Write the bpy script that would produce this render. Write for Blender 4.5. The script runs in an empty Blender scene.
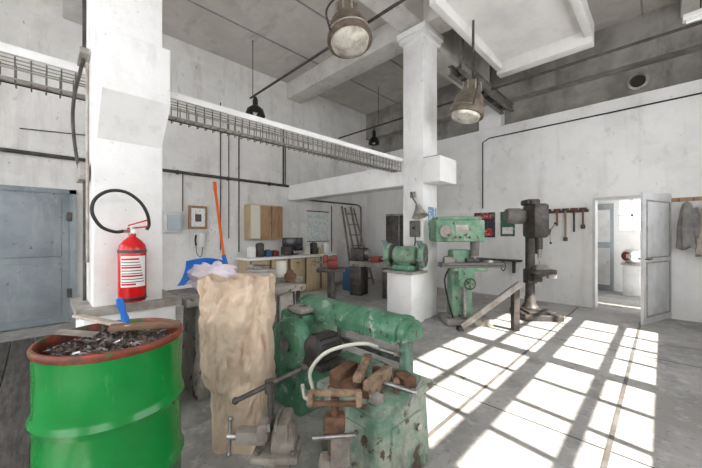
import bpy, bmesh, math, random
from mathutils import Vector, Matrix, noise, Euler
random.seed(7)
pi=math.pi
S=bpy.context.scene
# ------------------------------------------------------------------ materials
MATS={}
def M(name,col,rough=.6,metal=0,col2=None,scale=5,lo=.4,hi=.65,wear=None,wth=.62,wscale=9,bump=0,bscale=40,stretch=(1,1,1),spec=.5,alpha=1,extra=()):
    m=bpy.data.materials.new(name); m.use_nodes=True
    nt=m.node_tree; N=nt.nodes; L=nt.links
    b=N['Principled BSDF']
    b.inputs['Roughness'].default_value=rough; b.inputs['Metallic'].default_value=metal
    b.inputs['Specular IOR Level'].default_value=spec
    tc=N.new('ShaderNodeTexCoord')
    c4=lambda c:(c[0],c[1],c[2],1)
    rgb=N.new('ShaderNodeRGB'); rgb.outputs[0].default_value=c4(col); out=rgb.outputs[0]
    def layer(out,c,sc,lo,hi,st=(1,1,1),det=8,amt=1):
        mp=N.new('ShaderNodeMapping'); mp.inputs['Scale'].default_value=st; mp.inputs['Location'].default_value=(sc*1.7,sc*.3,sc*2.1)
        L.new(tc.outputs['Object'],mp.inputs['Vector'])
        n=N.new('ShaderNodeTexNoise'); n.inputs['Scale'].default_value=sc; n.inputs['Detail'].default_value=det; n.inputs['Roughness'].default_value=.65
        L.new(mp.outputs[0],n.inputs['Vector'])
        r=N.new('ShaderNodeMapRange'); r.inputs[1].default_value=lo; r.inputs[2].default_value=hi; r.inputs[4].default_value=amt
        L.new(n.outputs[0],r.inputs[0])
        mx=N.new('ShaderNodeMix'); mx.data_type='RGBA'
        L.new(r.outputs[0],mx.inputs[0]); L.new(out,mx.inputs[6]); mx.inputs[7].default_value=c4(c)
        return mx.outputs[2]
    if col2: out=layer(out,col2,scale,lo,hi,stretch)
    for (c,sc,l,h,st,am) in extra: out=layer(out,c,sc,l,h,st,10,am)
    if wear: out=layer(out,wear,wscale,wth,wth+.04,(1,1,1),10)
    L.new(out,b.inputs['Base Color'])
    if bump:
        n=N.new('ShaderNodeTexNoise'); n.inputs['Scale'].default_value=bscale; n.inputs['Detail'].default_value=6
        L.new(tc.outputs['Object'],n.inputs['Vector'])
        bp=N.new('ShaderNodeBump'); bp.inputs['Strength'].default_value=bump; bp.inputs['Distance'].default_value=.02
        L.new(n.outputs[0],bp.inputs['Height']); L.new(bp.outputs[0],b.inputs['Normal'])
    if alpha<1: b.inputs['Alpha'].default_value=alpha
    MATS[name]=m; return m
ST=(1.6,1.6,.2)
wall_back_m=M('plaster_grimy',(.80,.785,.76),.95,col2=(.66,.645,.615),scale=.8,lo=.44,hi=.66,extra=(((.44,.415,.38),2.2,.52,.70,ST,.45),((.84,.83,.81),3.0,.54,.62,(1,1,1),.5),((.38,.355,.32),6,.60,.68,(1,1,.5),.4),((.34,.31,.29),30,.62,.68,(1,1,1),.35)),wear=(.42,.39,.35),wth=.66,wscale=10,bump=.4,bscale=8)
wall_right_m=M('plaster_white',(.88,.875,.86),.95,col2=(.77,.76,.74),scale=.9,lo=.44,hi=.68,extra=(((.56,.535,.50),1.8,.54,.72,ST,.4),((.46,.435,.40),5,.60,.69,(1,1,.6),.35),((.37,.35,.32),28,.63,.69,(1,1,1),.35)),wear=(.44,.40,.36),wth=.67,wscale=11,bump=.35,bscale=8)
conc_d=M('concrete_grey',(.38,.36,.33),.9,col2=(.22,.205,.19),scale=1.5,lo=.4,hi=.62,bump=.3,bscale=14,extra=(((.13,.12,.11),3,.52,.66,(1,1,.4),.6),))
ceil_m=M('ceiling_concrete',(.58,.55,.50),.95,col2=(.44,.415,.375),scale=.7,lo=.4,hi=.66,bump=.25,bscale=8,extra=(((.28,.255,.23),3,.55,.68,(1,.4,1),.5),((.64,.61,.57),1.6,.56,.64,(1,1,1),.5)))
beam_m=M('beam_paint',(.67,.645,.605),.9,col2=(.51,.485,.45),scale=1.6,lo=.42,hi=.65,bump=.3,bscale=12,extra=(((.30,.275,.25),5,.58,.69,(1,1,1),.5),))
slab_m=M('slab_paint',(.82,.805,.77),.9,col2=(.70,.68,.65),scale=2,lo=.42,hi=.68,bump=.2,bscale=12)
col_m=M('column_paint',(.88,.875,.865),.85,col2=(.76,.75,.73),scale=2.2,lo=.46,hi=.70,wear=(.42,.39,.36),wth=.665,wscale=11,bump=.45,bscale=9,extra=(((.58,.56,.53),4,.57,.72,(1.5,1.5,.3),.4),((.40,.38,.35),26,.63,.68,(1,1,1),.4)))
floor_m=M('floor_concrete',(.46,.45,.435),.62,col2=(.31,.30,.285),scale=1.1,lo=.4,hi=.62,extra=(((.16,.15,.14),2.2,.53,.65,(1,1,1),.55),((.58,.57,.55),8,.54,.62,(1,1,1),.5),((.16,.15,.14),22,.58,.65,(1,1,1),.5)),wear=(.09,.08,.072),wth=.66,wscale=6,bump=.3,bscale=20)
plank_m=M('dark_planks',(.05,.045,.04),.8,col2=(.12,.11,.10),scale=4,stretch=(8,1,1),bump=.3)
doorgrey=M('door_grey',(.31,.35,.37),.6,col2=(.22,.255,.275),scale=2,wear=(.15,.13,.11),wth=.63,wscale=12,extra=(((.40,.43,.44),4,.54,.66,(1.5,1.5,.3),.6),))
doorlight=M('door_light',(.68,.685,.69),.6,col2=(.54,.54,.53),scale=3,wear=(.25,.22,.19),wth=.65,wscale=12)
steel=M('bare_steel',(.42,.42,.42),.35,.9,col2=(.2,.18,.16),scale=12)
dsteel=M('dark_steel',(.05,.048,.047),.5,.4,col2=(.12,.10,.085),scale=10)
midsteel=M('painted_steel_grey',(.20,.19,.175),.6,.2,col2=(.12,.105,.09),scale=8)
black=M('black_rubber',(.010,.010,.010),.4)
rust=M('rust',(.20,.105,.06),.85,.2,col2=(.08,.045,.03),scale=14,bump=.4,bscale=60)
rustl=M('rust_light',(.38,.265,.175),.8,.2,col2=(.13,.085,.06),scale=14,bump=.4,bscale=60)
green_d=M('drum_green',(.003,.245,.04),.22,col2=(.003,.19,.03),scale=3,wear=(.02,.07,.02),wth=.68,wscale=12,extra=(((.05,.30,.09),14,.62,.68,(1,1,.4),.5),))
OILY=(.035,.03,.024)
green_m=M('machine_green',(.05,.185,.10),.34,col2=(.12,.27,.17),scale=6,lo=.42,hi=.6,wear=(.06,.045,.032),wth=.60,wscale=13,bump=.2,extra=((OILY,4,.53,.68,(1,1,.7),.65),((.40,.45,.38),9,.58,.62,(1,1,1),.75)))
green_w=M('machine_green_worn',(.15,.28,.20),.5,col2=(.40,.43,.35),scale=5,lo=.42,hi=.58,wear=(.10,.065,.045),wth=.575,wscale=10,bump=.3,extra=((OILY,3.2,.49,.63,(1,1,.6),.75),))
green_mill=M('mill_green',(.12,.27,.17),.5,col2=(.28,.38,.27),scale=5,wear=(.07,.055,.045),wth=.60,wscale=11,extra=((OILY,5,.54,.68,(1,1,.6),.65),))
red=M('extinguisher_red',(.60,.008,.012),.22)
redr=M('rim_red_rust',(.30,.055,.03),.5,.2,col2=(.09,.04,.028),scale=16,extra=(((.02,.16,.04),10,.56,.62,(1,1,1),.7),))
white=M('white_enamel',(.80,.80,.78),.4)
paper=M('paper_white',(.80,.80,.78),.7,col2=(.5,.52,.56),scale=26,lo=.55,hi=.6)
kraft=M('kraft_paper',(.67,.53,.40),.85,col2=(.56,.42,.31),scale=3,bump=.25,bscale=30,extra=(((.76,.63,.50),8,.53,.64,(1,1,1),.6),((.36,.26,.19),6,.60,.68,(1,1,1),.45)))
pinkbag=M('plastic_pink',(.80,.70,.75),.3,col2=(.68,.63,.70),scale=6)
blue=M('blue_plastic',(.008,.15,.58),.35)
orange=M('orange_paint',(.85,.15,.015),.4)
wood=M('wood',(.40,.25,.13),.6,col2=(.26,.15,.08),scale=3,stretch=(6,6,1))
woodl=M('wood_pale',(.54,.43,.26),.55,col2=(.42,.32,.19),scale=3,stretch=(6,6,1),wear=(.2,.15,.1),wth=.66)
woodg=M('wood_weathered',(.24,.20,.165),.8,col2=(.12,.10,.08),scale=5,stretch=(6,6,1),bump=.2)
brownplank=M('dirty_plank',(.24,.14,.085),.75,col2=(.10,.06,.04),scale=7,bump=.2)
palestick=M('pale_stick',(.58,.50,.42),.75,col2=(.32,.26,.21),scale=9)
castiron=M('cast_iron',(.24,.22,.195),.75,.15,col2=(.38,.355,.32),scale=4,lo=.42,hi=.62,wear=(.07,.06,.05),wth=.58,wscale=9,bump=.5,bscale=22)
swarf=M('swarf_dark',(.045,.04,.042),.4,.4,col2=(.16,.13,.11),scale=20)
swarfl=M('swarf_bright',(.42,.42,.44),.3,.8)
dusty=M('dusty_metal',(.30,.27,.235),.75,.15,col2=(.18,.155,.13),scale=6,lo=.42,hi=.6,bump=.25,bscale=30,extra=(((.44,.41,.37),10,.54,.64,(1,1,1),.5),))
coat1=M('coat_grey',(.27,.255,.24),.95,col2=(.15,.14,.13),scale=6); coat2=M('coat_beige',(.42,.37,.31),.95,col2=(.28,.24,.2),scale=6); coat3=M('coat_dark',(.07,.075,.09),.95,col2=(.12,.12,.13),scale=6)
galv=M('galvanised',(.44,.42,.385),.5,.4,col2=(.26,.22,.19),scale=8)
lampbody=M('lamp_housing',(.26,.21,.155),.5,.4,col2=(.12,.10,.08),scale=9)
glass_l=M('lamp_glass',(.72,.69,.60),.10,.1,col2=(.36,.32,.26),scale=7)
screen=M('screen_black',(.012,.012,.015),.2)
bluegrey=M('blue_print',(.20,.36,.52),.6,col2=(.7,.73,.75),scale=12,lo=.5,hi=.55)
poster_d=M('poster_dark',(.02,.022,.035),.5,col2=(.35,.25,.22),scale=9,lo=.56,hi=.62)
poster_r=M('poster_red',(.50,.03,.03),.5,col2=(.6,.5,.4),scale=14,lo=.56,hi=.60)
poster_g=M('poster_green',(.03,.12,.07),.5,col2=(.4,.4,.35),scale=9,lo=.56,hi=.62)
mapm=M('map_print',(.52,.64,.68),.6,col2=(.78,.77,.70),scale=12,lo=.45,hi=.5,wear=(.25,.35,.48),wth=.56,wscale=30)
glassm=M('door_glass',(.25,.31,.34),.1)
hosew=M('hose_cream',(.66,.65,.56),.4)
boxblue=M('crate_blue',(.03,.10,.20),.5)
redm=M('machine_red',(.26,.025,.02),.5,col2=(.09,.02,.02),scale=8)
# ------------------------------------------------------------------ builder
class B:
    def __init__(s,name,loc=(0,0,0),rot=0,sc=1):
        s.name=name; s.bm=bmesh.new(); s.mats=[]; s.T=Matrix.Translation(loc)@Matrix.Rotation(math.radians(rot),4,'Z')@Matrix.Scale(sc,4)
    def mi(s,m):
        if m not in s.mats: s.mats.append(m)
        return s.mats.index(m)
    def _fin(s,verts,faces,m):
        i=s.mi(m)
        for f in faces: f.material_index=i
    def box(s,c,d,m,rot=(0,0,0),bev=.0,taper=None):
        r=bmesh.ops.create_cube(s.bm,size=1); vs=r['verts']
        if taper:
            for v in vs:
                if v.co.z>0: v.co.x*=taper[0]; v.co.y*=taper[1]
        bmesh.ops.scale(s.bm,vec=d,verts=vs)
        fs=list({f for v in vs for f in v.link_faces})
        s._fin(vs,fs,m)
        if bev:
            es=list({e for v in vs for e in v.link_edges})
            rr=bmesh.ops.bevel(s.bm,geom=es,offset=min(bev,min(d)*.45),segments=2,affect='EDGES',profile=.5)
            vs=list({v for f in rr['faces'] for v in f.verts}|{v for v in vs if v.is_valid})
            s._fin(vs,{f for v in vs for f in v.link_faces},m)
        bmesh.ops.transform(s.bm,matrix=Matrix.Translation(c)@Euler([math.radians(a) for a in rot]).to_matrix().to_4x4(),verts=vs)
    def bb(s,x0,x1,y0,y1,z0,z1,m,bev=0):
        s.box(((x0+x1)/2,(y0+y1)/2,(z0+z1)/2),(x1-x0,y1-y0,z1-z0),m,bev=bev)
    def lathe(s,prof,c,m,axis=(0,0,1),seg=32,scale=(1,1)):
        A=Vector(axis).normalized().to_track_quat('Z','Y').to_matrix().to_4x4(); T=Matrix.Translation(c)@A
        rings=[]
        for r,z in prof:
            if r<1e-5: rings.append([s.bm.verts.new(T@Vector((0,0,z)))])
            else: rings.append([s.bm.verts.new(T@Vector((r*scale[0]*math.cos(2*pi*k/seg),r*scale[1]*math.sin(2*pi*k/seg),z))) for k in range(seg)])
        fs=[]
        for a,b in zip(rings,rings[1:]):
            for k in range(seg):
                k2=(k+1)%seg
                if len(a)==1 and len(b)==1: continue
                if len(a)==1: fs.append(s.bm.faces.new((a[0],b[k],b[k2])))
                elif len(b)==1: fs.append(s.bm.faces.new((a[k],a[k2],b[0])))
                else: fs.append(s.bm.faces.new((a[k],a[k2],b[k2],b[k])))
        s._fin(None,fs,m)
        return rings
    def cyl(s,p0,p1,r,m,r1=None,seg=20):
        p0=Vector(p0);p1=Vector(p1);d=p1-p0;l=d.length
        r1=r if r1 is None else r1
        s.lathe([(0,0),(r,0),(r1,l),(0,l)],p0,m,axis=d,seg=seg)
    def tube(s,pts,r,m,seg=8,smooth=True,res=5):
        P=[Vector(p) for p in pts]
        if smooth and len(P)>2:
            Q=[]
            for i in range(len(P)-1):
                a=P[max(i-1,0)];b=P[i];c=P[i+1];d=P[min(i+2,len(P)-1)]
                for k in range(res):
                    t=k/res
                    Q.append(.5*((2*b)+(c-a)*t+(2*a-5*b+4*c-d)*t*t+(3*b-a-3*c+d)*t**3))
            Q.append(P[-1]); P=Q
        rings=[];up=None
        for i,p in enumerate(P):
            d=(P[min(i+1,len(P)-1)]-P[max(i-1,0)]).normalized()
            if up is None: up=d.orthogonal().normalized()
            up=(up-d*up.dot(d)); up=up.normalized() if up.length>1e-6 else d.orthogonal().normalized()
            w=d.cross(up)
            rings.append([s.bm.verts.new(p+(up*math.cos(2*pi*k/seg)+w*math.sin(2*pi*k/seg))*r) for k in range(seg)])
        fs=[]
        for a,b in zip(rings,rings[1:]):
            for k in range(seg): fs.append(s.bm.faces.new((a[k],a[(k+1)%seg],b[(k+1)%seg],b[k])))
        fs.append(s.bm.faces.new(rings[0][::-1])); fs.append(s.bm.faces.new(rings[-1]))
        s._fin(None,fs,m)
    def sph(s,c,r,m,seg=20,noi=0,nsc=4,vo=0):
        if not hasattr(r,'__len__'): r=(r,r,r)
        rr=bmesh.ops.create_uvsphere(s.bm,u_segments=seg,v_segments=max(8,seg*2//3),radius=1)
        for v in rr['verts']:
            n=v.co.copy(); k=1
            if noi: k=1+noi*noise.noise(n*nsc+Vector(c)*3)+noi*.6*abs(noise.noise(n*nsc*2.3+Vector(c)))
            if vo:
                dd=noise.voronoi(n*2.2)[0]; k+=vo*(min(.5,dd[1]-dd[0])-.2)
            v.co=Vector((n.x*r[0]*k+c[0],n.y*r[1]*k+c[1],n.z*r[2]*k+c[2]))
        s._fin(None,{f for v in rr['verts'] for f in v.link_faces},m)
    def prism(s,pts,h,m,T):
        a=[s.bm.verts.new(T@Vector((x,y,0))) for x,y in pts]; b=[s.bm.verts.new(T@Vector((x,y,h))) for x,y in pts]
        n=len(pts); fs=[s.bm.faces.new(a[::-1]),s.bm.faces.new(b)]
        for k in range(n): fs.append(s.bm.faces.new((a[k],a[(k+1)%n],b[(k+1)%n],b[k])))
        s._fin(None,fs,m)
    def sheet(s,fn,nu,nv,m,closed=False):
        g=[[s.bm.verts.new(fn(i/(nu if closed else nu-1),j/(nv-1))) for i in range(nu)] for j in range(nv)]
        fs=[]
        for j in range(nv-1):
            for i in range(nu if closed else nu-1):
                i2=(i+1)%nu
                fs.append(s.bm.faces.new((g[j][i],g[j][i2],g[j+1][i2],g[j+1][i])))
        s._fin(None,fs,m); return g
    def done(s,ang=38,recalc=True):
        bm=s.bm; bm.transform(s.T)
        if recalc: bmesh.ops.recalc_face_normals(bm,faces=bm.faces[:])
        for f in bm.faces: f.smooth=True
        for e in bm.edges:
            if len(e.link_faces)==2 and e.calc_face_angle(0)>math.radians(ang): e.smooth=False
        xs=[v.co for v in bm.verts]
        lo=Vector([min(v[i] for v in xs) for i in range(3)]); hi=Vector([max(v[i] for v in xs) for i in range(3)])
        o=Vector(((lo.x+hi.x)/2,(lo.y+hi.y)/2,lo.z))
        for v in bm.verts: v.co-=o
        me=bpy.data.meshes.new(s.name); bm.to_mesh(me); bm.free()
        for m in s.mats: me.materials.append(m)
        ob=bpy.data.objects.new(s.name,me); ob.location=o; S.collection.objects.link(ob)
        return ob
XW,YW,ZC=7.4,6.7,5.2
XB,YB=-3.0,-1.5
# ------------------------------------------------------------------ room shell
b=B('floor'); b.bb(XB-.3,XW+.35,YB-.3,YW+.3,-.2,0,floor_m); b.done()
b=B('wall_back'); b.bb(XB-.3,XW+.35,YW,YW+.3,0,ZC+.2,wall_back_m); b.done()
b=B('wall_right')
b.bb(XW,XW+.3,.94,YW,0,3.85,wall_right_m); b.bb(XW,XW+.3,YB,-.1,0,3.85,wall_right_m); b.bb(XW,XW+.3,-.1,.94,2.08,3.85,wall_right_m)
b.bb(XW+.25,XW+.35,YB,YW,3.85,ZC,conc_d)
b.done()
b=B('ceiling'); b.bb(XB-.3,XW+.35,YB-.3,YW,ZC,ZC+.2,ceil_m)
for y in (.25,1.5,4.2,5.45): b.bb(XB,XW+.25,y-.015,y+.015,ZC-.012,ZC,conc_d)
b.done()
b=B('ceiling_beam_cross')
for x0,x1 in ((.26,.68),(4.41,4.85)): b.bb(x0,x1,YB,YW,4.80,ZC,beam_m,.02)
b.bb(XW-.02,XW+.25,YB,YW,4.4,ZC,conc_d)
b.bb(.68,4.41,2.75,3.15,4.82,ZC,beam_m); b.bb(4.85,XW-.02,2.75,3.15,4.6,ZC,beam_m)
b.done()
b=B('ceiling_ribbed_slab')
x0,x1,y0,y1=3.7,6.3,.78,2.22
b.bb(x0,x1,y0,y1,4.62,4.78,slab_m)
b.bb(x1-.2,x1,y0,y1,4.40,4.62,slab_m,.01); b.bb(x0,x1-.2,y1-.1,y1,4.46,4.62,slab_m,.01); b.bb(x0,x1-.2,y0,y0+.1,4.5,4.62,slab_m,.01)
b.bb(4.95,x1-.1,y0+.1,y1-.1,4.78,ZC,beam_m)
b.done()
b=B('ceiling_rib'); b.bb(4.85,XW-.02,-.4,-.2,4.9,ZC,beam_m); b.done()
def window_wall(name,axis,pos,thick,a0,a1,wins,z0,z1):
    b=B(name)
    def bx(u0,u1,zz0,zz1):
        if u1-u0<.01: return
        if axis=='y': b.bb(u0,u1,pos-thick,pos,zz0,zz1,wall_right_m)
        else: b.bb(pos-thick,pos,u0,u1,zz0,zz1,wall_right_m)
    bx(a0,a1,0,z0); bx(a0,a1,z1,ZC)
    p=a0
    for w0,w1 in wins: bx(p,w0,z0,z1); p=w1
    bx(p,a1,z0,z1); b.done()
wy=[(-2.7,-.6),(1.45,3.65),(3.8,6.0)]
WZ0,WZ1=1.55,3.75
window_wall('wall_front','y',YB,.3,XB-.3,XW+.3,wy,WZ0,WZ1)
n=1
for w0,w1 in wy:
    b=B('window_%d'%n); n+=1
    b.bb(w0,w1,YB-.2,YB-.14,WZ0,WZ0+.06,dsteel);b.bb(w0,w1,YB-.2,YB-.14,WZ1-.06,WZ1,dsteel)
    k=4
    for i in range(k+1):
        x=w0+(w1-w0)*i/k; b.bb(x-.03,x+.03,YB-.19,YB-.15,WZ0,WZ1,dsteel)
    for i in range(1,4):
        z=WZ0+(WZ1-WZ0)*i/4; t=.075 if i==2 else .03
        b.bb(w0,w1,YB-.19,YB-.15,z-t,z+t,dsteel)
    b.done()
wx=[(-.6,2.2),(2.9,5.7)]
window_wall('wall_left','x',XB,.3,YB,YW,wx,1.1,3.9)
for w0,w1 in wx:
    b=B('window_%d'%n); n+=1
    for i in range(6):
        y=w0+(w1-w0)*i/5; b.bb(XB-.19,XB-.15,y-.025,y+.025,1.1,3.9,dsteel)
    for i in range(7):
        z=1.12+(3.88-1.12)*i/6; b.bb(XB-.19,XB-.15,w0,w1,z-.02,z+.02,dsteel)
    b.done()
# annex beyond the door
b=B('floor_annex'); b.bb(XW+.35,10.2,-2.5,4,-.2,0,floor_m); b.done()
b=B('wall_annex'); b.bb(10,10.2,.75,4,0,3.2,wall_right_m); b.bb(10,10.2,-2.5,.3,0,3.2,wall_right_m); b.bb(10,10.2,.3,.75,0,1.5,wall_right_m); b.bb(10,10.2,.3,.75,2.2,3.2,wall_right_m)
b.bb(XW+.35,10.2,3.8,4,0,3.2,wall_right_m); b.bb(XW+.35,10.2,-2.5,-2.3,0,.6,wall_right_m); b.bb(XW+.35,10.2,-2.5,-2.3,2.6,3.2,wall_right_m); b.done()
b=B('ceiling_annex'); b.bb(XW+.35,10.2,-2.5,4,3.2,3.3,ceil_m); b.done()
b=B('window_6'); b.bb(9.97,10.0,.3,.75,1.83,1.87,white); b.bb(9.97,10,.5,.54,1.5,2.2,white); b.done()
b=B('door_3'); b.bb(9.9,9.97,.85,1.35,0,2.15,doorgrey,.01); b.bb(9.88,9.9,.92,1.28,1.2,2.0,doorlight); b.bb(9.88,9.9,.92,1.28,.15,1.05,doorlight); b.done()
b=B('electric_motor_stand',(9.55,.50,0)); b.box((0,0,.35),(.35,.3,.7),doorlight,bev=.02); b.box((0,0,.72),(.4,.36,.04),galv,bev=.005); b.lathe([(0,-.16),(.13,-.16),(.16,-.1),(.16,.1),(.13,.16),(0,.16)],(0,0,.90),doorlight,axis=(1,.6,0)); b.lathe([(.09,.162),(.10,.18),(0,.18)],(0,0,.90),redm,axis=(-1,.6,0)); b.done()
# ------------------------------------------------------------------ columns and beams
def column(name,x0,x1,zc):
    b=B(name); b.bb(x0,x1,2.75,3.15,0,zc,col_m,.012)
    b.bb(x0-.05,x1+.05,2.70,3.2,zc-.18,zc-.10,col_m,.015); b.bb(x0-.08,x1+.08,2.67,3.23,zc-.10,zc,col_m,.01)
    return b
b=column('concrete_column',.26,.68,4.80)
b.bb(.28,.67,2.50,2.76,2.32,2.72,col_m,.012)
b.prism([(2.76,2.05),(2.76,2.33),(2.50,2.33),(2.56,2.26)],.39,col_m,Matrix.Translation((.28,0,0))@Matrix(((0,0,1,0),(1,0,0,0),(0,1,0,0),(0,0,0,1))))
b.bb(.20,.76,2.68,3.22,0,.86,col_m,.03); b.bb(.17,.79,2.66,3.25,.85,.90,galv)
b.done()
b=column('concrete_column',4.41,4.85,4.80); b.done()
b=B('crane_bracket_beam'); b.bb(4.36,4.90,2.42,2.75,2.22,2.62,col_m,.015); b.bb(4.45,4.80,3.15,YW,2.24,2.62,col_m,.015)
b.bb(4.40,4.86,2.45,2.75,2.62,2.64,galv); b.done()
b=B('wall_pilaster'); b.bb(XW+.0,XW+.25,2.6,3.1,3.85,4.4,col_m,.01); b.done()
b=B('cable_tray')
y0,y1=3.2,3.42
b.bb(XB,4.47,y0-.03,y0+.0,2.64,2.70,col_m); b.bb(XB,4.47,y0-.0,y0+.05,2.69,2.70,col_m)
for y in (y0+.03,y0+.1,y0+.17,y1): b.cyl((XB,y,2.63),(4.47,y,2.63),.005,galv,seg=6)
for z in (2.56,2.49): b.cyl((XB,y0+.02,z),(4.47,y0+.02,z),.006,galv,seg=6)
x=XB
while x<4.45:
    b.tube([(x,y0+.02,2.70),(x,y0+.02,2.49),(x,y1,2.49),(x,y1,2.66)],.005,midsteel,seg=5,smooth=False); x+=.08
b.cyl((XB,y0+.12,2.51),(4.47,y0+.12,2.51),.02,galv,seg=8); b.cyl((XB,y0+.17,2.51),(4.47,y0+.17,2.51),.014,black,seg=8)
b.done()
b=B('crane_rail')
for y in (2.36,2.56):
    b.bb(4.95,XW-.01,y-.04,y+.04,4.10,4.115,midsteel); b.bb(4.95,XW-.01,y-.008,y+.008,4.115,4.25,midsteel); b.bb(4.95,XW-.01,y-.04,y+.04,4.25,4.265,midsteel)
for i in range(5): b.bb(5.2+i*.5,5.24+i*.5,2.36,2.56,4.12,4.16,midsteel)
for x in (5.15,6.5): b.bb(x-.03,x+.03,2.43,2.49,4.2,ZC,midsteel); b.bb(x-.03,x+.03,2.34,2.58,4.26,4.30,midsteel)
b.done()
b=B('wall_conduit')
b.cyl((XB,6.64,2.6),(4.42,6.64,2.6),.03,dsteel,seg=10)
for x in (-1,.9,1.9,2.9,3.9): b.bb(x-.02,x+.02,6.64,6.7,2.56,2.64,dsteel)
for x,z0,z1,r in ((2.74,1.05,4.2,.012),(2.92,1.3,3.9,.010),(3.15,1.0,3.7,.014),(2.0,1.85,2.6,.01),(4.3,2.6,4.0,.02),(4.36,2.6,3.6,.012),(5.9,.9,2.2,.012)):
    b.cyl((x,6.68,z0),(x,6.68,z1),r,dsteel,seg=8)
b.cyl((-.2,6.67,2.95),(1.5,6.67,3.1),.008,black,seg=6)
b.cyl((4.85,6.66,2.3),(6.9,6.66,2.3),.02,dsteel,seg=8); b.tube([(6.9,6.66,2.3),(7.05,6.66,2.25),(7.1,6.66,2.1),(7.1,6.66,1.0)],.02,dsteel)
b.done()
b=B('wall_cable'); b.tube([(XW-.02,3.0,2.0),(XW-.02,3.0,3.55),(XW-.02,2.85,3.62),(XW-.02,YB+.1,3.62)],.013,black,smooth=False); b.done()
b=B('column_conduit'); b.tube([(.23,2.95,3.4),(.23,2.95,2.75),(.215,2.95,2.6),(.18,2.96,2.4),(.17,2.97,2.2),(.19,2.96,1.95),(.225,2.95,1.80)],.011,dsteel); b.cyl((.232,2.95,1.8),(.232,2.95,.92),.010,dsteel,seg=8)
b.tube([(.24,2.85,2.6),(.24,2.85,1.2)],.010,galv); b.bb(.195,.25,2.85,3.1,1.78,1.90,galv,.005); b.bb(.20,.25,2.85,3.1,2.66,2.70,galv); b.done()
b=B('ceiling_conduit'); b.cyl((2.97,2.0,4.1),(2.97,5.8,4.1),.02,dsteel,seg=8)
for y in (3.0,): b.cyl((2.97,y,4.1),(2.97,y,4.8),.008,dsteel,seg=6)
b.cyl((2.97,5.7,4.1),(2.97,5.7,ZC),.008,dsteel,seg=6); b.done()
b=B('ceiling_conduit'); b.cyl((6.2,YB,4.2),(6.2,YW,4.2),.022,dsteel,seg=8)
for y in (-.9,5.2): b.cyl((6.2,y,4.2),(6.2,y,ZC),.008,dsteel,seg=6)
b.done()
b=B('wall_vent'); b.lathe([(.15,0),(.15,.04),(.11,.05),(.10,.01),(0,.01)],(XW+.25,.32,4.15),galv,axis=(-1,0,0)); b.lathe([(.10,.0),(.09,.03),(0,.03)],(XW+.24,.32,4.15),black,axis=(-1,0,0))
b.done()
def highbay(loc,ztop,tilt,R=.27):
    b=B('highbay_lamp')
    ax=Vector(tilt).normalized(); c=Vector(loc)
    b.lathe([(0,.50),(.09,.50),(.125,.48),(.13,.34),(.16,.31),(.20,.26),(R-.01,.14),(R,.12),(R,.02),(R+.02,.015),(R+.02,-.02),(R-.02,-.02)],c,lampbody,axis=ax,seg=28)
    b.lathe([(R-.02,-.015),(R*.85,-.06),(R*.5,-.10),(0,-.12)],c,glass_l,axis=ax,seg=28)
    b.lathe([(R+.005,.06),(R+.015,.07),(R+.005,.08)],c,galv,axis=ax,seg=28)
    A=ax.to_track_quat('Z','Y')
    for k in range(8):
        a=k*pi/4
        b.box(c+A@Vector((.135*math.cos(a),.135*math.sin(a),.41)),(.02,.02,.13),galv)
    top=c+ax*.50
    b.cyl(top-ax*.02,(top.x,top.y,ztop),.02,dsteel,seg=8)
    for s in (-1,1): b.tube([c+A@Vector((s*(R+.01),0,.05)),c+A@Vector((s*(R+.03),0,.3)),c+A@Vector((s*.12,0,.56)),top+ax*.06],.012,dsteel)
    b.done()
highbay((2.66,2.68,3.74),4.815,(.05,.22,1),.255)
highbay((4.55,2.10,3.20),4.615,(.16,-.16,1),.235)
def bell(loc,zt,r=.16):
    b=B('pendant_lamp'); x,y,z=loc
    b.lathe([(0,.36),(.03,.36),(.05,.30),(.05,.2),(r*.8,.12),(r,0),(r-.01,0),(r*.75,.1),(0,.16)],(x,y,z),black,seg=24)
    b.sph((x,y,z+.07),(.05,.05,.07),white,seg=12); b.cyl((x,y,z+.35),(x,y,zt),.01,dsteel,seg=6); b.done()
bell((2.97,5.60,3.70),4.08,.19); bell((6.2,5.35,3.75),4.18,.15)
b=B('fluorescent_lamp'); b.box((5.3,-.66,3.9),(.1,1.0,.07),white,bev=.01); b.cyl((5.3,-1.13,3.85),(5.3,-.19,3.85),.018,white,seg=10)
for y in (-1.0,-.3): b.cyl((5.3,y,3.9),(5.3,y,4.9 if y>-.5 else ZC),.006,dsteel,seg=6)
b.done()
b=B('floor_planks')
for i in range(8):
    x=-1.5+i*.21; b.bb(x,x+.2,2.25,5.9,.0,.03,plank_m,.004)
b.done()
b=B('floor_rail')
for y in (1.15,.25): b.bb(-1,7.3,y-.014,y+.014,-.002,.004,midsteel)
for x in (2.6,4.9): b.bb(x-.005,x+.005,-1.4,6.4,-.002,.002,dsteel)
b.done()
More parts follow.
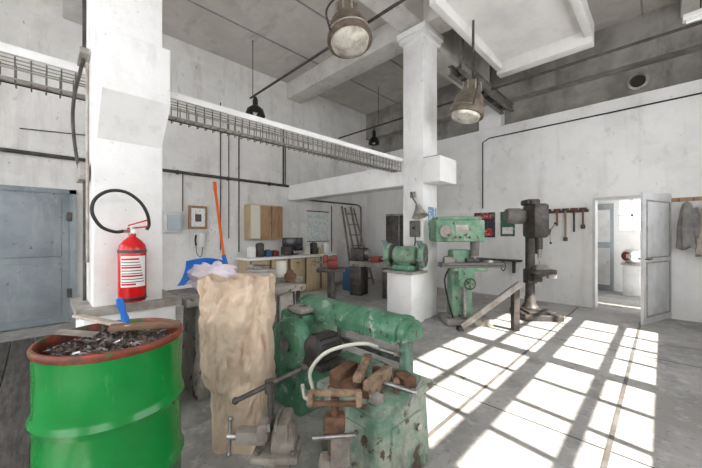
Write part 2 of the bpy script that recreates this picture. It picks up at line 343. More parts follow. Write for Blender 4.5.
# ------------------------------------------------------------------ doors
b=B('door_1')
YD=-.004
b.bb(-1.55,.42,6.62,6.7+YD,2.03,2.1,doorgrey); b.bb(.34,.42,6.62,6.7+YD,0,2.1,doorgrey); b.bb(-1.55,-1.47,6.62,6.7+YD,0,2.1,doorgrey)
for x0,x1 in ((-1.47,-.57),(-.56,.34)):
    b.bb(x0,x1,6.64,6.69,.02,2.03,doorgrey,.004)
    for z0,z1 in ((.12,.95),(1.05,1.95)):
        b.bb(x0+.09,x1-.09,6.625,6.645,z0,z1,doorgrey,.01)
b.bb(-.62,-.5,6.62,6.64,1.0,1.04,dsteel); b.bb(-.7,-.66,6.6,6.64,.95,1.15,dsteel)
for z in (.4,1.6): b.bb(.31,.37,6.61,6.63,z,z+.14,dsteel)
b.done()
b=B('trim_1')
b.bb(XW-.02,XW+.3,.90,.94,0,2.08,doorlight); b.bb(XW-.02,XW+.3,-.1,-.06,0,2.08,doorlight); b.bb(XW-.02,XW+.3,-.06,.90,2.04,2.08,doorlight); b.done()
b=B('door_2',(XW-.04,-.08,0),162)
b.bb(0,.98,-.02,.02,.03,2.04,doorlight,.004)
for sgn in (-1,1):
    for z0,z1 in ((.15,.95),(1.05,1.9)):
        yy=sgn*.024
        b.bb(.10,.88,min(yy,yy*.5),max(yy,yy*.5),z0,z1,doorlight,.006)
        for (a0,a1,c0,c1) in ((.08,.90,z0-.02,z0),(.08,.90,z1,z1+.02),(.08,.10,z0,z1),(.88,.90,z0,z1)):
            b.bb(a0,a1,min(sgn*.018,sgn*.032),max(sgn*.018,sgn*.032),c0,c1,galv)
    b.cyl((.93,sgn*.02,1.02),(.93,sgn*.06,1.02),.01,dsteel); b.cyl((.93,sgn*.06,1.02),(.82,sgn*.06,1.02),.009,dsteel)
b.done()
# ------------------------------------------------------------------ drum
DX,DY=.262,1.905
DH=.03
b=B('steel_drum',(DX,DY,0))
R=.288
prof=[(0,.01),(R-.02,.01),(R,0),(R+.004,.02),(R,.04)]
for zc in (.29,.595):
    prof+=[(R,zc-.035),(R+.006,zc-.022),(R+.015,zc),(R+.006,zc+.022),(R,zc+.035)]
prof+=[(R,.80),(R+.002,.845+DH)]
b.lathe(prof,(0,0,0),green_d,seg=64)
b.lathe([(R+.002,.845+DH),(R+.010,.855+DH),(R+.012,.868+DH),(R+.006,.88+DH),(R-.004,.882+DH),(R-.010,.872+DH),(R-.008,.85),(R-.008,.6)],(0,0,0),redr,seg=64)
b.done()
b=B('swarf_heap',(DX,DY,DH-.01))
def f(u,v):
    a=u*2*pi; r=(R-.014)*v; p=Vector((math.cos(a)*r,math.sin(a)*r,0))
    return Vector((p.x,p.y,.80+.05*(1-v*v)+.03*noise.noise(p*9)+.02*noise.noise(p*30)*(1-v*.5)))
b.sheet(f,60,22,swarf,closed=True)
for k in range(900):
    a=random.random()*2*pi; r=(R-.05)*math.sqrt(random.random()); c=Vector((math.cos(a)*r,math.sin(a)*r,.825+.05*(1-(r/R)**2)+.03*noise.noise(Vector((math.cos(a)*r,math.sin(a)*r,0))*9)))
    d=Vector((random.uniform(-1,1),random.uniform(-1,1),random.uniform(-.3,.6))).normalized()*random.uniform(.010,.030)
    w=d.orthogonal().normalized()*random.uniform(.002,.006); up=Vector((0,0,random.uniform(.0,.014)))
    vs=[b.bm.verts.new(q) for q in (c-d-w,c-d+w,c+w+up,c-w+up,c+d+w,c+d-w)]
    fs=[b.bm.faces.new((vs[0],vs[1],vs[2],vs[3])),b.bm.faces.new((vs[3],vs[2],vs[4],vs[5]))]
    b._fin(None,fs,random.choice((swarfl,swarf,swarf,swarf,rust)))
b.done(recalc=False)
b=B('wooden_batten',(DX,DY,.03)); b.box((-.03,.16,.918),(.045,.46,.016),palestick,rot=(1,2,22),bev=.004); b.done()
b=B('wooden_batten',(DX,DY,.03)); b.box((.12,-.06,.908),(.06,.30,.022),brownplank,rot=(3,-5,70),bev=.004); b.done()
b=B('scrap_sheet',(DX,DY,.025)); b.box((-.14,.0,.92),(.16,.05,.006),galv,rot=(5,8,-35)); b.done()
b=B('blue_chisel_handle',(DX+.06,DY+.04,.02)); b.lathe([(0,.0),(.014,.0),(.018,.05),(.013,.08),(.019,.12),(.014,.155),(0,.16)],(0,0,.90),blue,axis=(-.22,.1,1),seg=16); b.cyl((.02,-.01,.86),(0,0,.905),.006,steel); b.done()
# ------------------------------------------------------------------ fire extinguisher
ex,ey=.462,2.625
b=B('fire_extinguisher',(ex,ey,-.01))
r=.083
b.lathe([(0,.94),(.06,.94),(r-.006,.945),(r,.965),(r,1.30),(r-.008,1.335),(r-.03,1.365),(.03,1.385),(.022,1.39),(.022,1.41),(0,1.41)],(0,0,0),red,seg=40)
def lab(u,v):
    a=math.radians(-150+u*110); return Vector((math.cos(a)*(r+.0015),math.sin(a)*(r+.0015),1.05+v*.21))
b.sheet(lab,20,4,white)
for i in range(10):
    def ln(u,v,i=i):
        a=math.radians(-146+u*(60+ (i*37)%40)); return Vector((math.cos(a)*(r+.0025),math.sin(a)*(r+.0025),1.062+i*.019+v*(.006 if i%3 else .012)))
    b.sheet(ln,16,2,red if i%3==0 else dsteel)
b.lathe([(r+.001,.955),(r+.002,.965),(r+.001,.975)],(0,0,0),black,seg=40)
b.cyl((0,0,1.40),(0,0,1.46),.02,steel); b.box((.03,-.0,1.455),(.12,.022,.012),red,rot=(0,-8,0),bev=.003); b.box((.035,0,1.49),(.13,.022,.010),red,rot=(0,-20,0),bev=.003)
b.cyl((0,-.02,1.43),(0,-.045,1.43),.016,white); b.cyl((-.02,0,1.43),(-.05,0,1.43),.011,steel)
b.tube([(-.05,0,1.43),(-.10,.0,1.425),(-.17,.02,1.46),(-.215,.03,1.55),(-.20,.03,1.64),(-.13,.02,1.70),(-.04,.0,1.70),(.04,-.01,1.64),(.085,-.01,1.56),(.10,0,1.48),(.085,0,1.44)],.011,black,seg=10)
b.bb(-.05,.05,r-.01,.118,1.28,1.31,dsteel); b.lathe([(r+.002,1.28),(r+.003,1.30)],(0,0,0),dsteel,seg=40)
b.done()
# ------------------------------------------------------------------ kraft sack
b=B('kraft_paper_sack',(.965,2.01,0),-45)
def vor(q):
    d=noise.voronoi(q)[0]; return min(.5,d[1]-d[0])
def sack(u,v):
    a=u*2*pi; c,s=math.cos(a),math.sin(a)
    e=.6; cx=math.copysign(abs(c)**e,c); sy=math.copysign(abs(s)**e,s)
    z=v*1.11
    w=.158+.078*min(1,v*1.3)-.006*v; d=.12+.035*math.sin(v*pi)-.03*max(0,v-.8)*3
    p=Vector((cx*w,sy*d,z))
    q=Vector((cx*w*3,sy*d*3,z*1.6+.3*math.sin(a*2)))
    k=.020*noise.noise(q*2.2)+.050*(vor(q*1.9+Vector((5,1,3)))-.2)+.030*(vor(q*4.5)-.2)+.006*noise.noise(q*14)
    k*=min(1,.3+v*3)
    p.x+=cx*k*.9; p.y+=sy*k*1.7
    p.x+=.012*math.sin(z*5)-.015*v
    if v>.86:
        t=(v-.86)/.14
        p.z+= (.035*noise.noise(Vector((c*2,s*2,7)))+.010*math.sin(a*5))*t
        p.y+=.02*math.sin(a*7)*t; p.x+=.008*math.sin(a*9+1)*t
    return p
b.sheet(sack,150,120,kraft,closed=True)
def sackin(u,v):
    p=sack(u,1.0); q=sack(u,.93); r=1-v*.98; return Vector((q.x*r*.98,q.y*r*.98,(p.z if v==0 else .93*1.11)-.14*math.sin(v*1.5)))
b.sheet(sackin,150,6,kraft,closed=True)
b.done(ang=60)
# ------------------------------------------------------------------ iron work bench behind the sack
b=B('cast_iron_bench')
b.box((1.42,2.95,.41),(1.0,.46,.82),castiron,bev=.04,taper=(.95,.92)); b.box((1.40,2.93,.85),(1.16,.58,.07),castiron,bev=.015)
for x in (.98,1.12,1.42,1.72): b.box((x,2.71,.45),(.05,.04,.66),castiron,bev=.01)
b.box((1.42,2.70,.20),(.95,.06,.1),castiron,bev=.02); b.lathe([(0,0),(.05,0),(.05,.03),(0,.03)],(1.05,2.69,.55),rust,axis=(0,-1,0),seg=16)
b.done()
b=B('plastic_bag',(1.09,2.80,.895),-45)
b.sph((0,0,.125),(.22,.10,.11),pinkbag,seg=56,noi=.3,nsc=2.6,vo=.35)
b.done(ang=60)
b=B('snow_shovel',(1.07,3.07,.89),-45)
def sh(u,v):
    x=-.22+.44*u; a=v*1.9
    return Vector((x*(1-.15*v),.02+.10*math.sin(a)-.02+.02*math.cos(6*x),.02+.16*v+.03*math.sin(3*u)+.05*(1-math.cos(a))))
b.sheet(sh,24,10,blue); b.sheet(lambda u,v: sh(u,v)+Vector((0,.006,-.002)),24,10,blue)
b.tube([(-.20,.06,.03),(-.05,.03,.13),(.10,.05,.19),(.21,.09,.22)],.018,blue)
b.tube([(.21,.09,.20),(.17,.12,.30)],.022,blue)
b.cyl((.18,.11,.26),(.05,.2,.98),.013,orange); b.cyl((.055,.195,.94),(.045,.205,1.03),.018,orange)
b.done(recalc=False)
b=B('metal_toolbox',(1.66,3.0,.887),-30); b.box((0,0,.06),(.30,.18,.12),galv,bev=.01); b.box((0,0,.13),(.28,.14,.03),galv,bev=.01); b.tube([(-.08,0,.14),(-.08,0,.18),(.08,0,.18),(.08,0,.14)],.007,dsteel,smooth=False); b.done()
b=B('oil_can',(1.90,2.82,.887)); b.lathe([(0,0),(.05,0),(.05,.09),(.02,.13),(.008,.14),(.004,.24),(0,.24)],(0,0,0),rust,seg=20); b.done()
b=B('steel_offcut',(1.48,2.76,.887),20); b.box((0,0,.02),(.22,.06,.04),rustl,bev=.004); b.box((.02,.06,.015),(.16,.04,.03),dsteel,bev=.004); b.done()
# ------------------------------------------------------------------ power hacksaw machine
b=B('power_hacksaw')
b.box((1.45,1.24,.23),(.50,.48,.46),green_w,bev=.03,taper=(.92,.92))
b.box((1.45,1.24,.485),(.52,.50,.05),green_w,bev=.012)
b.box((1.205,1.24,.24),(.02,.26,.28),green_w,rot=(0,3,0),bev=.01); b.box((1.45,1.005,.24),(.28,.02,.26),green_w,rot=(-2,0,0),bev=.01)
for z in (.13,.35): b.cyl((1.19,1.15,z),(1.18,1.15,z),.012,steel,seg=10)
b.cyl((1.53,.99,.30),(1.53,.975,.30),.02,steel,seg=12)
b.bb(1.38,1.70,1.46,2.30,.30,.50,green_m,.02)
b.box((1.60,2.14,.28),(.42,.40,.56),green_m,bev=.03,taper=(.9,.9))
b.box((1.60,2.12,.64),(.34,.32,.26),green_m,bev=.03)
b.lathe([(0,.0),(.15,.0),(.185,.02),(.19,.06),(.185,.10),(.17,.115),(.10,.12),(0,.12)],(1.42,1.98,.58),green_m,axis=(-1,0,0),seg=36)
b.lathe([(.05,.12),(.055,.14),(0,.145)],(1.42,1.98,.58),steel,axis=(-1,0,0),seg=24)
b.box((1.36,2.12,.48),(.13,.26,.40),green_m,bev=.03)
TA=Matrix(((1,0,0,0),(0,0,1,0),(0,1,0,0),(0,0,0,1)))
arch=[(-.12,0),(-.125,.05),(-.115,.09),(-.085,.125),(-.045,.142),(0,.148),(.045,.142),(.085,.125),(.115,.09),(.125,.05),(.12,0)]
b.prism(arch,1.04,green_m,Matrix.Translation((1.66,1.17,.725))@TA)
for y,k in ((1.16,1.06),(1.42,1.05),(1.55,1.05),(2.16,1.06)): b.prism([(x*k,z*k) for x,z in arch],.035,green_m,Matrix.Translation((1.66,y,.722))@TA)
b.prism([(x*.85,z*.85+.01) for x,z in arch],.05,green_m,Matrix.Translation((1.66,1.11,.725))@TA)
b.prism([(x*.6,z*.6+.02) for x,z in arch],.05,green_m,Matrix.Translation((1.66,1.085,.725))@TA)
b.bb(1.63,1.69,1.2,2.1,.69,.725,steel)
b.bb(1.62,1.70,1.13,1.19,.50,.73,green_w,.01); b.bb(1.63,1.69,1.74,1.79,.52,.73,green_w,.01)
b.bb(1.655,1.66,1.15,1.78,.565,.60,steel)
for y in (1.22,1.36,1.7,1.95): b.cyl((1.535,y,.77),(1.525,y,.77),.012,steel,seg=10)
b.cyl((1.53,1.15,.67),(1.53,1.62,.66),.014,steel)
# vise + work on the table
b.box((1.30,1.36,.555),(.20,.08,.10),rust,rot=(0,0,12),bev=.012); b.box((1.37,1.15,.56),(.26,.06,.09),rustl,rot=(0,0,12),bev=.012)
b.box((1.28,1.22,.535),(.12,.20,.05),rust,rot=(0,0,12),bev=.01); b.box((1.53,1.08,.54),(.09,.12,.06),rust,rot=(0,0,-20),bev=.01)
b.box((1.36,1.26,.61),(.30,.05,.035),rustl,rot=(0,-4,30),bev=.006); b.cyl((1.43,.93,.55),(1.38,1.15,.555),.015,steel); b.cyl((1.37,.94,.50),(1.49,.94,.61),.008,steel)
b.box((1.26,1.07,.53),(.06,.06,.05),galv,bev=.01); b.lathe([(0,0),(.03,0),(.03,.05),(0,.05)],(1.50,1.27,.51),rust,seg=12)
b.lathe([(0,0),(.018,0),(.022,.06),(.012,.08),(0,.08)],(1.42,1.06,.51),brownplank,seg=14)
random.seed(3)
for k in range(26):
    b.box((random.uniform(1.24,1.64),random.uniform(1.03,1.44),.52+random.uniform(0,.012)),(random.uniform(.015,.05),random.uniform(.01,.03),.012),random.choice((rust,rustl,dsteel,galv,brownplank)),rot=(random.uniform(-15,15),random.uniform(-15,15),random.uniform(0,180)))
# motor
b.bb(1.28,1.50,1.55,1.75,.50,.54,dsteel,.01)
b.lathe([(0,0),(.05,0),(.085,.02),(.09,.04),(.09,.2),(.085,.22),(.04,.24),(0,.24)],(1.50,1.65,.63),dsteel,axis=(-1,0,0),seg=28)
for k in range(14):
    a=k*2*pi/14; b.box((1.38,1.65+.092*math.cos(a),.63+.092*math.sin(a)),(.15,.010,.010),dsteel)
b.tube([(1.17,1.60,.45),(1.17,1.57,.38),(1.20,1.53,.42),(1.19,1.55,.54),(1.24,1.49,.65),(1.33,1.41,.70),(1.45,1.33,.71),(1.53,1.29,.68)],.012,hosew,seg=10)
b.tube([(1.38,1.66,.33),(1.27,1.64,.35),(1.2,1.62,.40),(1.17,1.60,.45)],.012,hosew,seg=10)
b.cyl((1.40,2.3,.78),(1.40,2.36,.98),.012,steel); b.sph((1.40,2.36,.98),.022,black,seg=12); b.box((1.48,2.05,.80),(.14,.2,.05),castiron,bev=.02)
b.done()
# ------------------------------------------------------------------ vise with lever in foreground
b=B('bench_vise',(.88,1.42,0),-45)
b.box((0,0,.02),(.28,.26,.04),dusty,bev=.01)
b.lathe([(.13,.04),(.10,.06),(.07,.10),(.065,.22),(.09,.26),(0,.26)],(0,0,0),dusty,seg=24)
b.box((0,0,.275),(.24,.18,.035),dusty,bev=.01)
for sx in (-.09,.09):
    for sy in (-.06,.06): b.cyl((sx,sy,.29),(sx,sy,.31),.014,steel,seg=6)
b.box((.035,0,.35),(.13,.12,.13),dusty,bev=.02,taper=(.85,.85))
b.box((-.13,0,.35),(.16,.07,.07),dusty,bev=.01)
b.box((-.06,0,.41),(.06,.17,.09),dusty,bev=.014); b.box((.04,0,.41),(.06,.17,.09),dusty,bev=.014)
b.box((-.025,0,.44),(.012,.17,.04),steel); b.box((.008,0,.44),(.012,.17,.04),steel)
b.cyl((-.10,0,.345),(-.26,0,.345),.017,steel); b.cyl((-.25,-.01,.26),(-.25,.01,.43),.009,steel); b.sph((-.25,-.01,.26),.014,steel,seg=10); b.sph((-.25,.01,.43),.014,steel,seg=10)
b.cyl((-.035,-.01,.42),(-.035,-.01,.60),.016,dsteel); b.lathe([(0,-.03),(.03,-.03),(.03,.03),(0,.03)],(-.035,-.01,.61),dsteel,seg=16)
b.cyl((-.22,.0,.53),(.14,-.02,.71),.013,dsteel); b.sph((-.22,0,.53),.019,dsteel,seg=12); b.sph((.14,-.02,.71),.019,dsteel,seg=12)
b.done()
b=B('pipe_clamp_stand',(1.0,1.11,0),-45)
b.box((0,0,.02),(.18,.16,.04),rust,bev=.01); b.cyl((0,0,.03),(0,0,.50),.035,rust,r1=.028); b.box((0,0,.50),(.10,.08,.08),rust,bev=.015)
b.cyl((0,0,.54),(0,0,.62),.02,rust)
b.box((0,0,.64),(.25,.032,.028),rustl,bev=.008); b.box((0,-.02,.60),(.24,.028,.022),rust,bev=.008)
for x in (-.115,.115): b.box((x,-.01,.62),(.03,.06,.065),rustl,bev=.01)
b.box((.03,-.05,.40),(.09,.06,.12),dusty,bev=.01); b.cyl((-.1,-.04,.45),(.1,-.05,.47),.012,steel)
b.box((-.02,-.01,.30),(.11,.08,.10),dusty,rot=(0,10,10),bev=.02)
b.done()
# ------------------------------------------------------------------ grinder and pedestal
b=B('grinder_pedestal'); b.bb(4.00,4.36,2.70,3.18,0,.78,col_m,.02); b.bb(3.96,4.39,2.66,3.22,.78,.82,galv); b.done()
b=B('bench_grinder',(4.16,2.92,.825),-72,1.4)
b.box((0,0,.03),(.26,.18,.06),green_m,bev=.01); b.box((0,0,.07),(.14,.12,.06),green_m,bev=.01)
b.lathe([(0,-.15),(.06,-.15),(.095,-.12),(.10,-.08),(.10,.08),(.095,.12),(.06,.15),(0,.15)],(0,0,.17),green_mill,axis=(1,0,0),seg=28)
for s in (-1,1):
    b.lathe([(.115,-.03),(.13,-.03),(.135,-.02),(.135,.02),(.13,.03),(.115,.03)],(s*.20,0,.17),green_mill,axis=(1,0,0),seg=28)
    b.lathe([(0,-.022),(.115,-.022),(.115,.022),(0,.022)],(s*.20,0,.17),midsteel,axis=(1,0,0),seg=28)
    b.lathe([(0,-.03),(.05,-.03),(.05,.03),(0,.03)],(s*.20,0,.17),steel,axis=(1,0,0),seg=20)
    b.cyl((s*.22,0,.17),(s*.25,0,.17),.018,steel); b.box((s*.20,-.16,.13),(.07,.05,.01),steel); b.tube([(s*.15,-.05,.05),(s*.18,-.15,.12)],.008,steel)
    b.box((s*.20,-.14,.31),(.07,.10,.004),glassm,rot=(-35,0,0)); b.cyl((s*.2,-.1,.28),(s*.2,-.14,.31),.006,steel)
b.done()
b=B('work_lamp')
b.tube([(4.365,2.93,2.05),(4.28,2.9,2.08),(4.24,2.84,1.98),(4.27,2.80,1.90),(4.30,2.79,1.84)],.012,dsteel)
b.box((4.375,2.93,2.05),(.03,.10,.10),galv,bev=.005)
b.lathe([(0,.20),(.035,.20),(.05,.15),(.07,.11),(.13,.0),(.12,.0),(.06,.09),(0,.11)],(4.27,2.72,1.68),galv,axis=(.15,.35,1),seg=24)
b.done()
b=B('poster_blue'); b.bb(4.55,4.80,2.736,2.746,1.45,1.85,bluegrey); b.done()
b=B('switch_box'); b.bb(4.35,4.405,2.80,2.98,1.35,1.62,midsteel,.008); b.cyl((4.35,2.89,1.5),(4.32,2.89,1.5),.02,black); b.tube([(4.385,2.89,1.35),(4.385,2.89,1.26),(4.38,2.9,1.2)],.01,black); b.done()
# ------------------------------------------------------------------ milling machine
b=B('milling_machine',(4.79,2.23,0),-45)
b.box((0,.0,.05),(.70,.50,.10),castiron,bev=.02)
b.box((-.06,.08,.62),(.34,.28,1.06),green_mill,bev=.03,taper=(.9,.9))
b.box((-.14,.0,1.45),(.76,.42,.34),green_mill,bev=.035); b.box((-.14,.0,1.64),(.68,.36,.06),green_mill,bev=.02)
b.box((.12,-.04,1.44),(.22,.36,.28),green_mill,bev=.03)
b.lathe([(0,0),(.09,0),(.09,.05),(0,.05)],(-.38,-.21,1.44),castiron,axis=(0,-1,0),seg=24)
b.box((-.12,-.215,1.49),(.20,.01,.10),galv,bev=.004)
for k in range(4): b.cyl((-.22+k*.07,-.21,1.35),(-.22+k*.07,-.235,1.35),.015,[redm,black,steel,black][k],seg=10)
b.cyl((.12,-.10,1.06),(.12,-.10,1.32),.06,midsteel,r1=.075); b.cyl((.12,-.10,1.0),(.12,-.10,1.08),.025,steel)
b.box((-.05,-.08,.74),(.24,.28,.30),green_mill,bev=.02)
b.box((.05,-.10,.92),(.95,.24,.07),midsteel,bev=.008); b.box((.02,-.10,.86),(.5,.2,.06),green_mill,bev=.01)
b.box((.05,-.222,.92),(.9,.006,.012),dsteel); b.box((.08,-.08,.985),(.20,.14,.07),dsteel,bev=.01); b.box((-.28,-.08,.99),(.16,.12,.10),castiron,bev=.01); b.box((.36,-.08,.97),(.08,.1,.04),hosew,bev=.01)
b.lathe([(.07,-.01),(.08,0),(.07,.01),(.06,0),(.07,-.01)],(.56,-.10,.90),dsteel,axis=(1,0,0),seg=24); b.cyl((.5,-.1,.9),(.58,-.1,.9),.014,steel)
b.cyl((-.05,-.22,.68),(-.05,-.36,.66),.014,steel); b.lathe([(.08,-.01),(.09,0),(.08,.01),(.07,0),(.08,-.01)],(-.05,-.35,.66),dsteel,axis=(0,-1,0),seg=24)
b.cyl((-.05,-.12,.1),(-.05,-.12,.6),.03,steel)
for a in (0,90): b.box((-.05,-.35,.66),(.15,.01,.015),dsteel,rot=(0,a,0))
b.tube([(-.3,-.15,.86),(-.38,-.2,.7),(-.33,-.2,.4),(-.25,-.2,.12)],.014,black)
b.done()
b=B('steel_channel_ramp',(4.57,1.85,0),-45); b.box((.10,-.02,.38),(1.06,.10,.05),galv,rot=(0,-36,0),bev=.005); b.box((.10,-.065,.38),(1.06,.012,.08),galv,rot=(0,-36,0)); b.bb(.42,.50,-.06,.04,0,.64,dsteel); b.bb(-.38,-.30,-.06,.04,0,.06,dsteel); b.done()
# ------------------------------------------------------------------ drill press
b=B('drill_press',(6.0,1.58,0),-50)
b.box((0,-.08,.05),(.60,.62,.10),dsteel,bev=.02); b.box((0,-.12,.115),(.42,.4,.03),dsteel,bev=.01)
b.lathe([(.15,.10),(.13,.14),(.09,.2),(.085,.3),(.075,.32),(.075,1.95),(0,1.95)],(0,.10,0),dsteel,seg=28)
b.cyl((0,.1,.55),(0,.1,.78),.11,dsteel); b.box((0,-.05,.66),(.14,.28,.12),dsteel,bev=.02)
b.lathe([(0,.70),(.07,.70),(.10,.74),(.24,.76),(.24,.81),(0,.81)],(.02,-.2,0),dsteel,seg=32)
b.box((.03,-.2,.85),(.20,.14,.08),castiron,bev=.01); b.box((.25,-.1,.70),(.14,.1,.1),castiron,bev=.02)
b.box((0,-.08,1.62),(.24,.46,.56),dsteel,bev=.05); b.box((0,.1,1.95),(.22,.28,.10),dsteel,bev=.03); b.lathe([(0,0),(.07,0),(.07,.07),(0,.09)],(0,-.05,1.9),dsteel,seg=20)
b.cyl((0,-.22,1.15),(0,-.22,1.4),.05,dsteel); b.cyl((0,-.22,1.0),(0,-.22,1.16),.028,steel); b.cyl((0,-.22,.9),(0,-.22,1.0),.012,steel)
b.lathe([(0,0),(.10,0),(.125,.03),(.13,.06),(.13,.28),(.12,.32),(0,.34)],(-.12,.02,1.70),midsteel,axis=(-1,0,.05),seg=28)
for k in range(12):
    a=k*2*pi/12; b.box((-.30,.02+.132*math.cos(a),1.71+.132*math.sin(a)),(.2,.01,.01),midsteel)
b.cyl((.12,-.15,1.45),(.2,-.15,1.45),.035,dsteel)
for k in range(3):
    a=k*2*pi/3+.4; e=Vector((.2,-.15+.2*math.cos(a),1.45+.2*math.sin(a))); b.cyl((.2,-.15,1.45),e,.008,steel); b.sph(e,.02,black,seg=10)
b.box((.14,.1,1.2),(.10,.06,.30),dsteel,bev=.02); b.tube([(.15,.1,1.35),(.2,.15,1.6),(.1,.15,1.8)],.012,black)
b.done()
# ------------------------------------------------------------------ right wall things
XX=XW-.004
b=B('wall_poster'); b.bb(XX-.015,XX,2.72,3.20,1.32,1.90,poster_d); b.bb(XX-.02,XX-.015,2.78,3.14,1.36,1.52,poster_r); b.bb(XX-.02,XX-.015,2.78,3.14,1.76,1.85,poster_r); b.done()
b=B('wall_poster'); b.bb(XX-.015,XX,2.30,2.60,1.35,1.90,poster_g); b.bb(XX-.018,XX-.015,2.34,2.56,1.40,1.55,paper); b.done()
b=B('wall_poster'); b.bb(XX-.015,XX,2.06,2.22,1.62,1.95,bluegrey); b.done()
b=B('tool_rack'); b.bb(XX-.05,XX,1.0,1.95,1.82,1.87,rust)
for i,y in enumerate((1.08,1.22,1.36,1.5,1.66,1.82)):
    L=.30+.12*((i*7)%3); b.cyl((XX-.06,y,1.86),(XX-.06,y,1.86-L),.018,[brownplank,dsteel,wood][i%3],seg=10)
    b.box((XX-.06,y,1.88),(.04,.12,.05),[dsteel,rust][i%2],bev=.008)
    if i%2==0: b.box((XX-.06,y,1.84-L),(.05,.07,.08),dsteel,bev=.01)
b.done()
b=B('wall_shelf_rail'); b.bb(XX-.16,XX,2.15,3.9,.80,.84,dsteel)
for y in (2.3,3.0,3.7): b.bb(XX-.14,XX,y-.015,y+.015,.55,.80,dsteel)
b.done()
b=B('coat_rack'); b.bb(XX-.03,XX,-.95,-.10,1.93,1.99,wood)
for y in (-.18,-.34,-.52,-.68): b.tube([(XX-.02,y,1.95),(XX-.09,y,1.93),(XX-.10,y,1.97)],.007,dsteel)
b.done()
def coat(y,w,h,m,sd):
    b=B('hanging_coat')
    def f(u,v):
        a=u*2*pi; ww=w*(.35+.65*min(1,v*2.2)**.6)*(.9+.15*v); dd=.05+.05*v**.5
        k=1+.22*math.sin(a*6+sd+v*2)*v+.15*noise.noise(Vector((math.cos(a),math.sin(a),v*3+sd)))
        if v<.02: ww*=.2; dd*=.3
        return Vector((XW-.125+dd*math.sin(a)*min(k,1.1)*.9,y+ww*.5*math.cos(a)*k,1.92-h*v+.03*math.sin(a*3+sd)*v))
    b.sheet(f,48,26,m,closed=True)
    b.tube([(XW-.14,y-w*.30,1.80),(XW-.16,y-w*.48,1.6),(XW-.14,y-w*.50,1.35)],.05,m,seg=12)
    b.done(ang=180)
coat(-.27,.20,.75,coat1,1.); coat(-.50,.26,.85,coat2,3.); coat(-.74,.22,.8,coat3,5.)
# ------------------------------------------------------------------ back wall things
YY=6.696
b=B('electric_box'); b.bb(1.66,1.97,6.58,YY,1.42,1.82,doorlight,.01); b.bb(1.70,1.93,6.57,6.58,1.47,1.77,glassm); b.done()
b=B('framed_notice'); b.bb(2.10,2.46,6.66,YY,1.50,1.97,wood,.005); b.bb(2.15,2.41,6.655,6.66,1.55,1.92,paper); b.bb(2.22,2.34,6.65,6.655,1.65,1.8,dsteel); b.done()
b=B('wall_telephone'); b.box((2.30,6.655,1.27),(.20,.08,.28),white,bev=.02); b.tube([(2.22,6.60,1.38),(2.20,6.58,1.28),(2.22,6.60,1.17)],.02,black); b.tube([(2.22,6.6,1.17),(2.24,6.6,1.0),(2.32,6.61,.95),(2.36,6.63,1.14)],.007,black); b.done()
b=B('wall_cabinet'); b.bb(3.28,4.12,6.42,YY,1.28,2.06,woodl,.008); b.bb(3.30,3.52,6.41,6.43,1.30,2.04,hosew); b.bb(3.54,4.10,6.405,6.42,1.30,2.04,wood,.004); b.bb(3.80,3.815,6.40,6.41,1.30,2.04,dsteel); b.cyl((3.77,6.4,1.65),(3.77,6.37,1.65),.012,dsteel); b.done()
b=B('wall_map'); b.bb(5.05,5.78,6.685,YY,1.20,2.02,mapm); b.bb(5.03,5.80,6.68,YY,2.0,2.03,dsteel); b.bb(5.03,5.80,6.68,YY,1.19,1.21,dsteel); b.done()
b=B('pinned_papers')
for x,z,w,h in ((4.95,1.55,.2,.28),(4.6,1.6,.16,.2),(2.62,1.5,.15,.2),(3.0,1.7,.12,.3)): b.bb(x-w/2,x+w/2,6.69,YY,z-h/2,z+h/2,paper)
b.done()
b=B('workbench'); b.bb(3.05,5.45,6.0,6.66,.84,.89,white,.006)
for i in range(5):
    x=3.1+i*.47; b.bb(x,x+.45,6.05,6.62,.0,.84,woodl,.006); b.bb(x+.02,x+.43,6.035,6.05,.1,.62,woodl,.004); b.bb(x+.02,x+.43,6.035,6.05,.65,.82,woodl,.004); b.bb(x-.005,x+.012,6.03,6.05,.05,.84,dsteel); b.cyl((x+.18,6.02,.73),(x+.28,6.02,.73),.008,dsteel)
b.done()
b=B('computer_monitor',(0,0,.012)); b.box((4.35,6.35,1.14),(.50,.04,.32),screen,rot=(0,0,-20),bev=.01); b.box((4.35,6.38,.95),(.05,.04,.14),screen); b.box((4.35,6.36,.90),(.22,.18,.02),screen,bev=.005); b.box((4.1,6.25,.99),(.18,.2,.20),dsteel,bev=.02); b.done()
for i,(x,h,m) in enumerate(((3.25,.22,white),(3.45,.30,dsteel),(3.65,.14,boxblue),(3.83,.12,redm),(4.72,.20,hosew),(4.95,.28,dsteel),(5.15,.14,woodl),(5.33,.24,white))):
    b=B('storage_tin'); b.box((x,6.3,.892+h/2),(.14,.14,h),m,bev=.01); b.cyl((x,6.3,.89+h),(x,6.3,.91+h),.05,m); b.done()
b=B('wooden_stepladder')
for s in (-.22,.22):
    b.cyl((6.35+s*1.2,6.0,0),(6.35+s*.8,6.54,2.2),.032,woodg,seg=8); b.cyl((6.35+s*1.15,5.70,0),(6.35+s*.8,6.42,2.15),.026,woodg,seg=8)
for i in range(7):
    t=(i+.6)/7.2; b.box((6.35,5.70+.72*t,2.15*t),(.46*(1-.2*t),.09,.03),woodg)
b.done()
b=B('drawer_cabinet',(5.60,5.45,0),-10); b.box((0,0,.28),(.5,.4,.56),boxblue,bev=.015)
for i in range(3): b.box((0,-.205,.12+i*.17),(.44,.015,.14),blue if i==2 else boxblue,bev=.005); b.cyl((-.08,-.22,.12+i*.17),(.08,-.22,.12+i*.17),.008,steel)
b.done()
b=B('steel_locker',(6.85,4.9,0),-80); b.box((0,0,.98),(.8,.42,1.9),castiron,bev=.01)
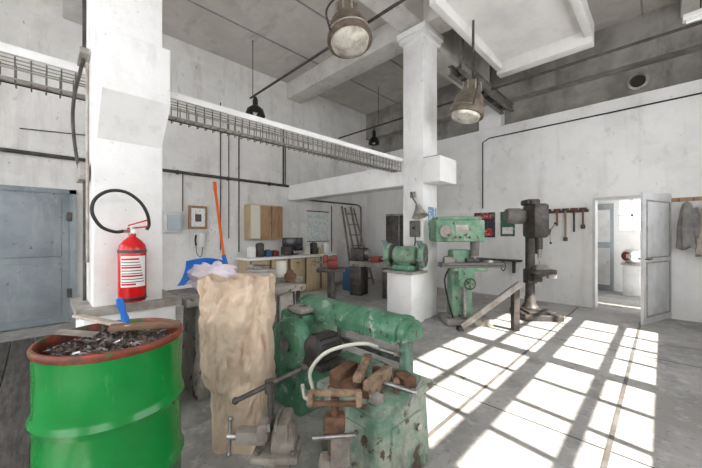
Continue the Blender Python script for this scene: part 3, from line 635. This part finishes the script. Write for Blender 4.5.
for s in (-.2,.2): b.box((s,-.215,.98),(.37,.015,1.8),dsteel,bev=.005); b.box((s+.13,-.23,1.0),(.02,.02,.12),steel)
b.done()
b=B('metal_lathe',(5.35,4.6,0),-75)
b.box((-.4,0,.33),(.30,.36,.66),dsteel,bev=.02); b.box((.4,0,.33),(.28,.34,.66),dsteel,bev=.02); b.box((0,0,.72),(1.15,.28,.12),castiron,bev=.01)
b.box((-.38,0,.93),(.34,.30,.30),dsteel,bev=.03); b.lathe([(0,0),(.10,0),(.10,.1),(0,.1)],(-.21,0,.95),steel,axis=(1,0,0)); b.box((.42,0,.87),(.18,.18,.18),midsteel,bev=.02); b.box((.1,-.05,.84),(.22,.36,.12),redm,bev=.02)
b.done()
b=B('pedestal_vise',(3.3,3.75,0),-45)
b.box((0,0,.02),(.4,.4,.04),dsteel,bev=.01); b.cyl((0,0,.03),(0,0,.80),.06,dsteel); b.box((0,0,.83),(.44,.32,.05),dsteel,bev=.01)
b.box((.02,0,.92),(.16,.14,.14),redm,bev=.03); b.box((.05,0,1.02),(.08,.18,.08),redm,bev=.015); b.box((-.09,0,1.0),(.07,.18,.12),redm,bev=.015); b.cyl((-.26,0,.95),(0,0,.95),.018,steel); b.cyl((-.25,-.1,.90),(-.25,.1,1.02),.009,steel)
b.done()
b=B('machine_table',(2.22,3.75,0),-45)
for x in (-.33,.33):
    for y in (-.2,.2): b.box((x,y,.38),(.05,.05,.76),dsteel)
b.box((0,0,.78),(.80,.50,.05),galv,bev=.006); b.box((0,0,.25),(.72,.42,.03),dsteel)
b.box((-.2,0,.90),(.22,.2,.18),castiron,bev=.02); b.lathe([(0,0),(.07,0),(.07,.22),(0,.22)],(.13,.05,.81),hosew,seg=20); b.box((.28,-.1,.84),(.14,.12,.07),rust,bev=.01); b.box((.02,-.15,.85),(.12,.1,.08),paper,rot=(0,0,20),bev=.004)
b.done()
# ------------------------------------------------------------------ camera, light
cam=bpy.data.cameras.new('Camera'); cam.lens=16; cam.sensor_width=36; cam.clip_start=.05
co=bpy.data.objects.new('Camera',cam); co.location=(0,0,1.4); co.rotation_euler=(pi/2,0,-pi/4); S.collection.objects.link(co); S.camera=co
sl=bpy.data.lights.new('sun','SUN'); sl.energy=17; sl.angle=.009; sl.color=(1,.94,.85)
so=bpy.data.objects.new('sun',sl); d=Vector((.12,1,-1.0)); so.rotation_euler=d.to_track_quat('-Z','Y').to_euler(); so.location=(0,-6,8); S.collection.objects.link(so)
w=bpy.data.worlds.new('World'); S.world=w; w.use_nodes=True; bg=w.node_tree.nodes['Background']; bg.inputs[0].default_value=(.95,.965,1,1); bg.inputs[1].default_value=6.0
S.view_settings.view_transform='Standard'
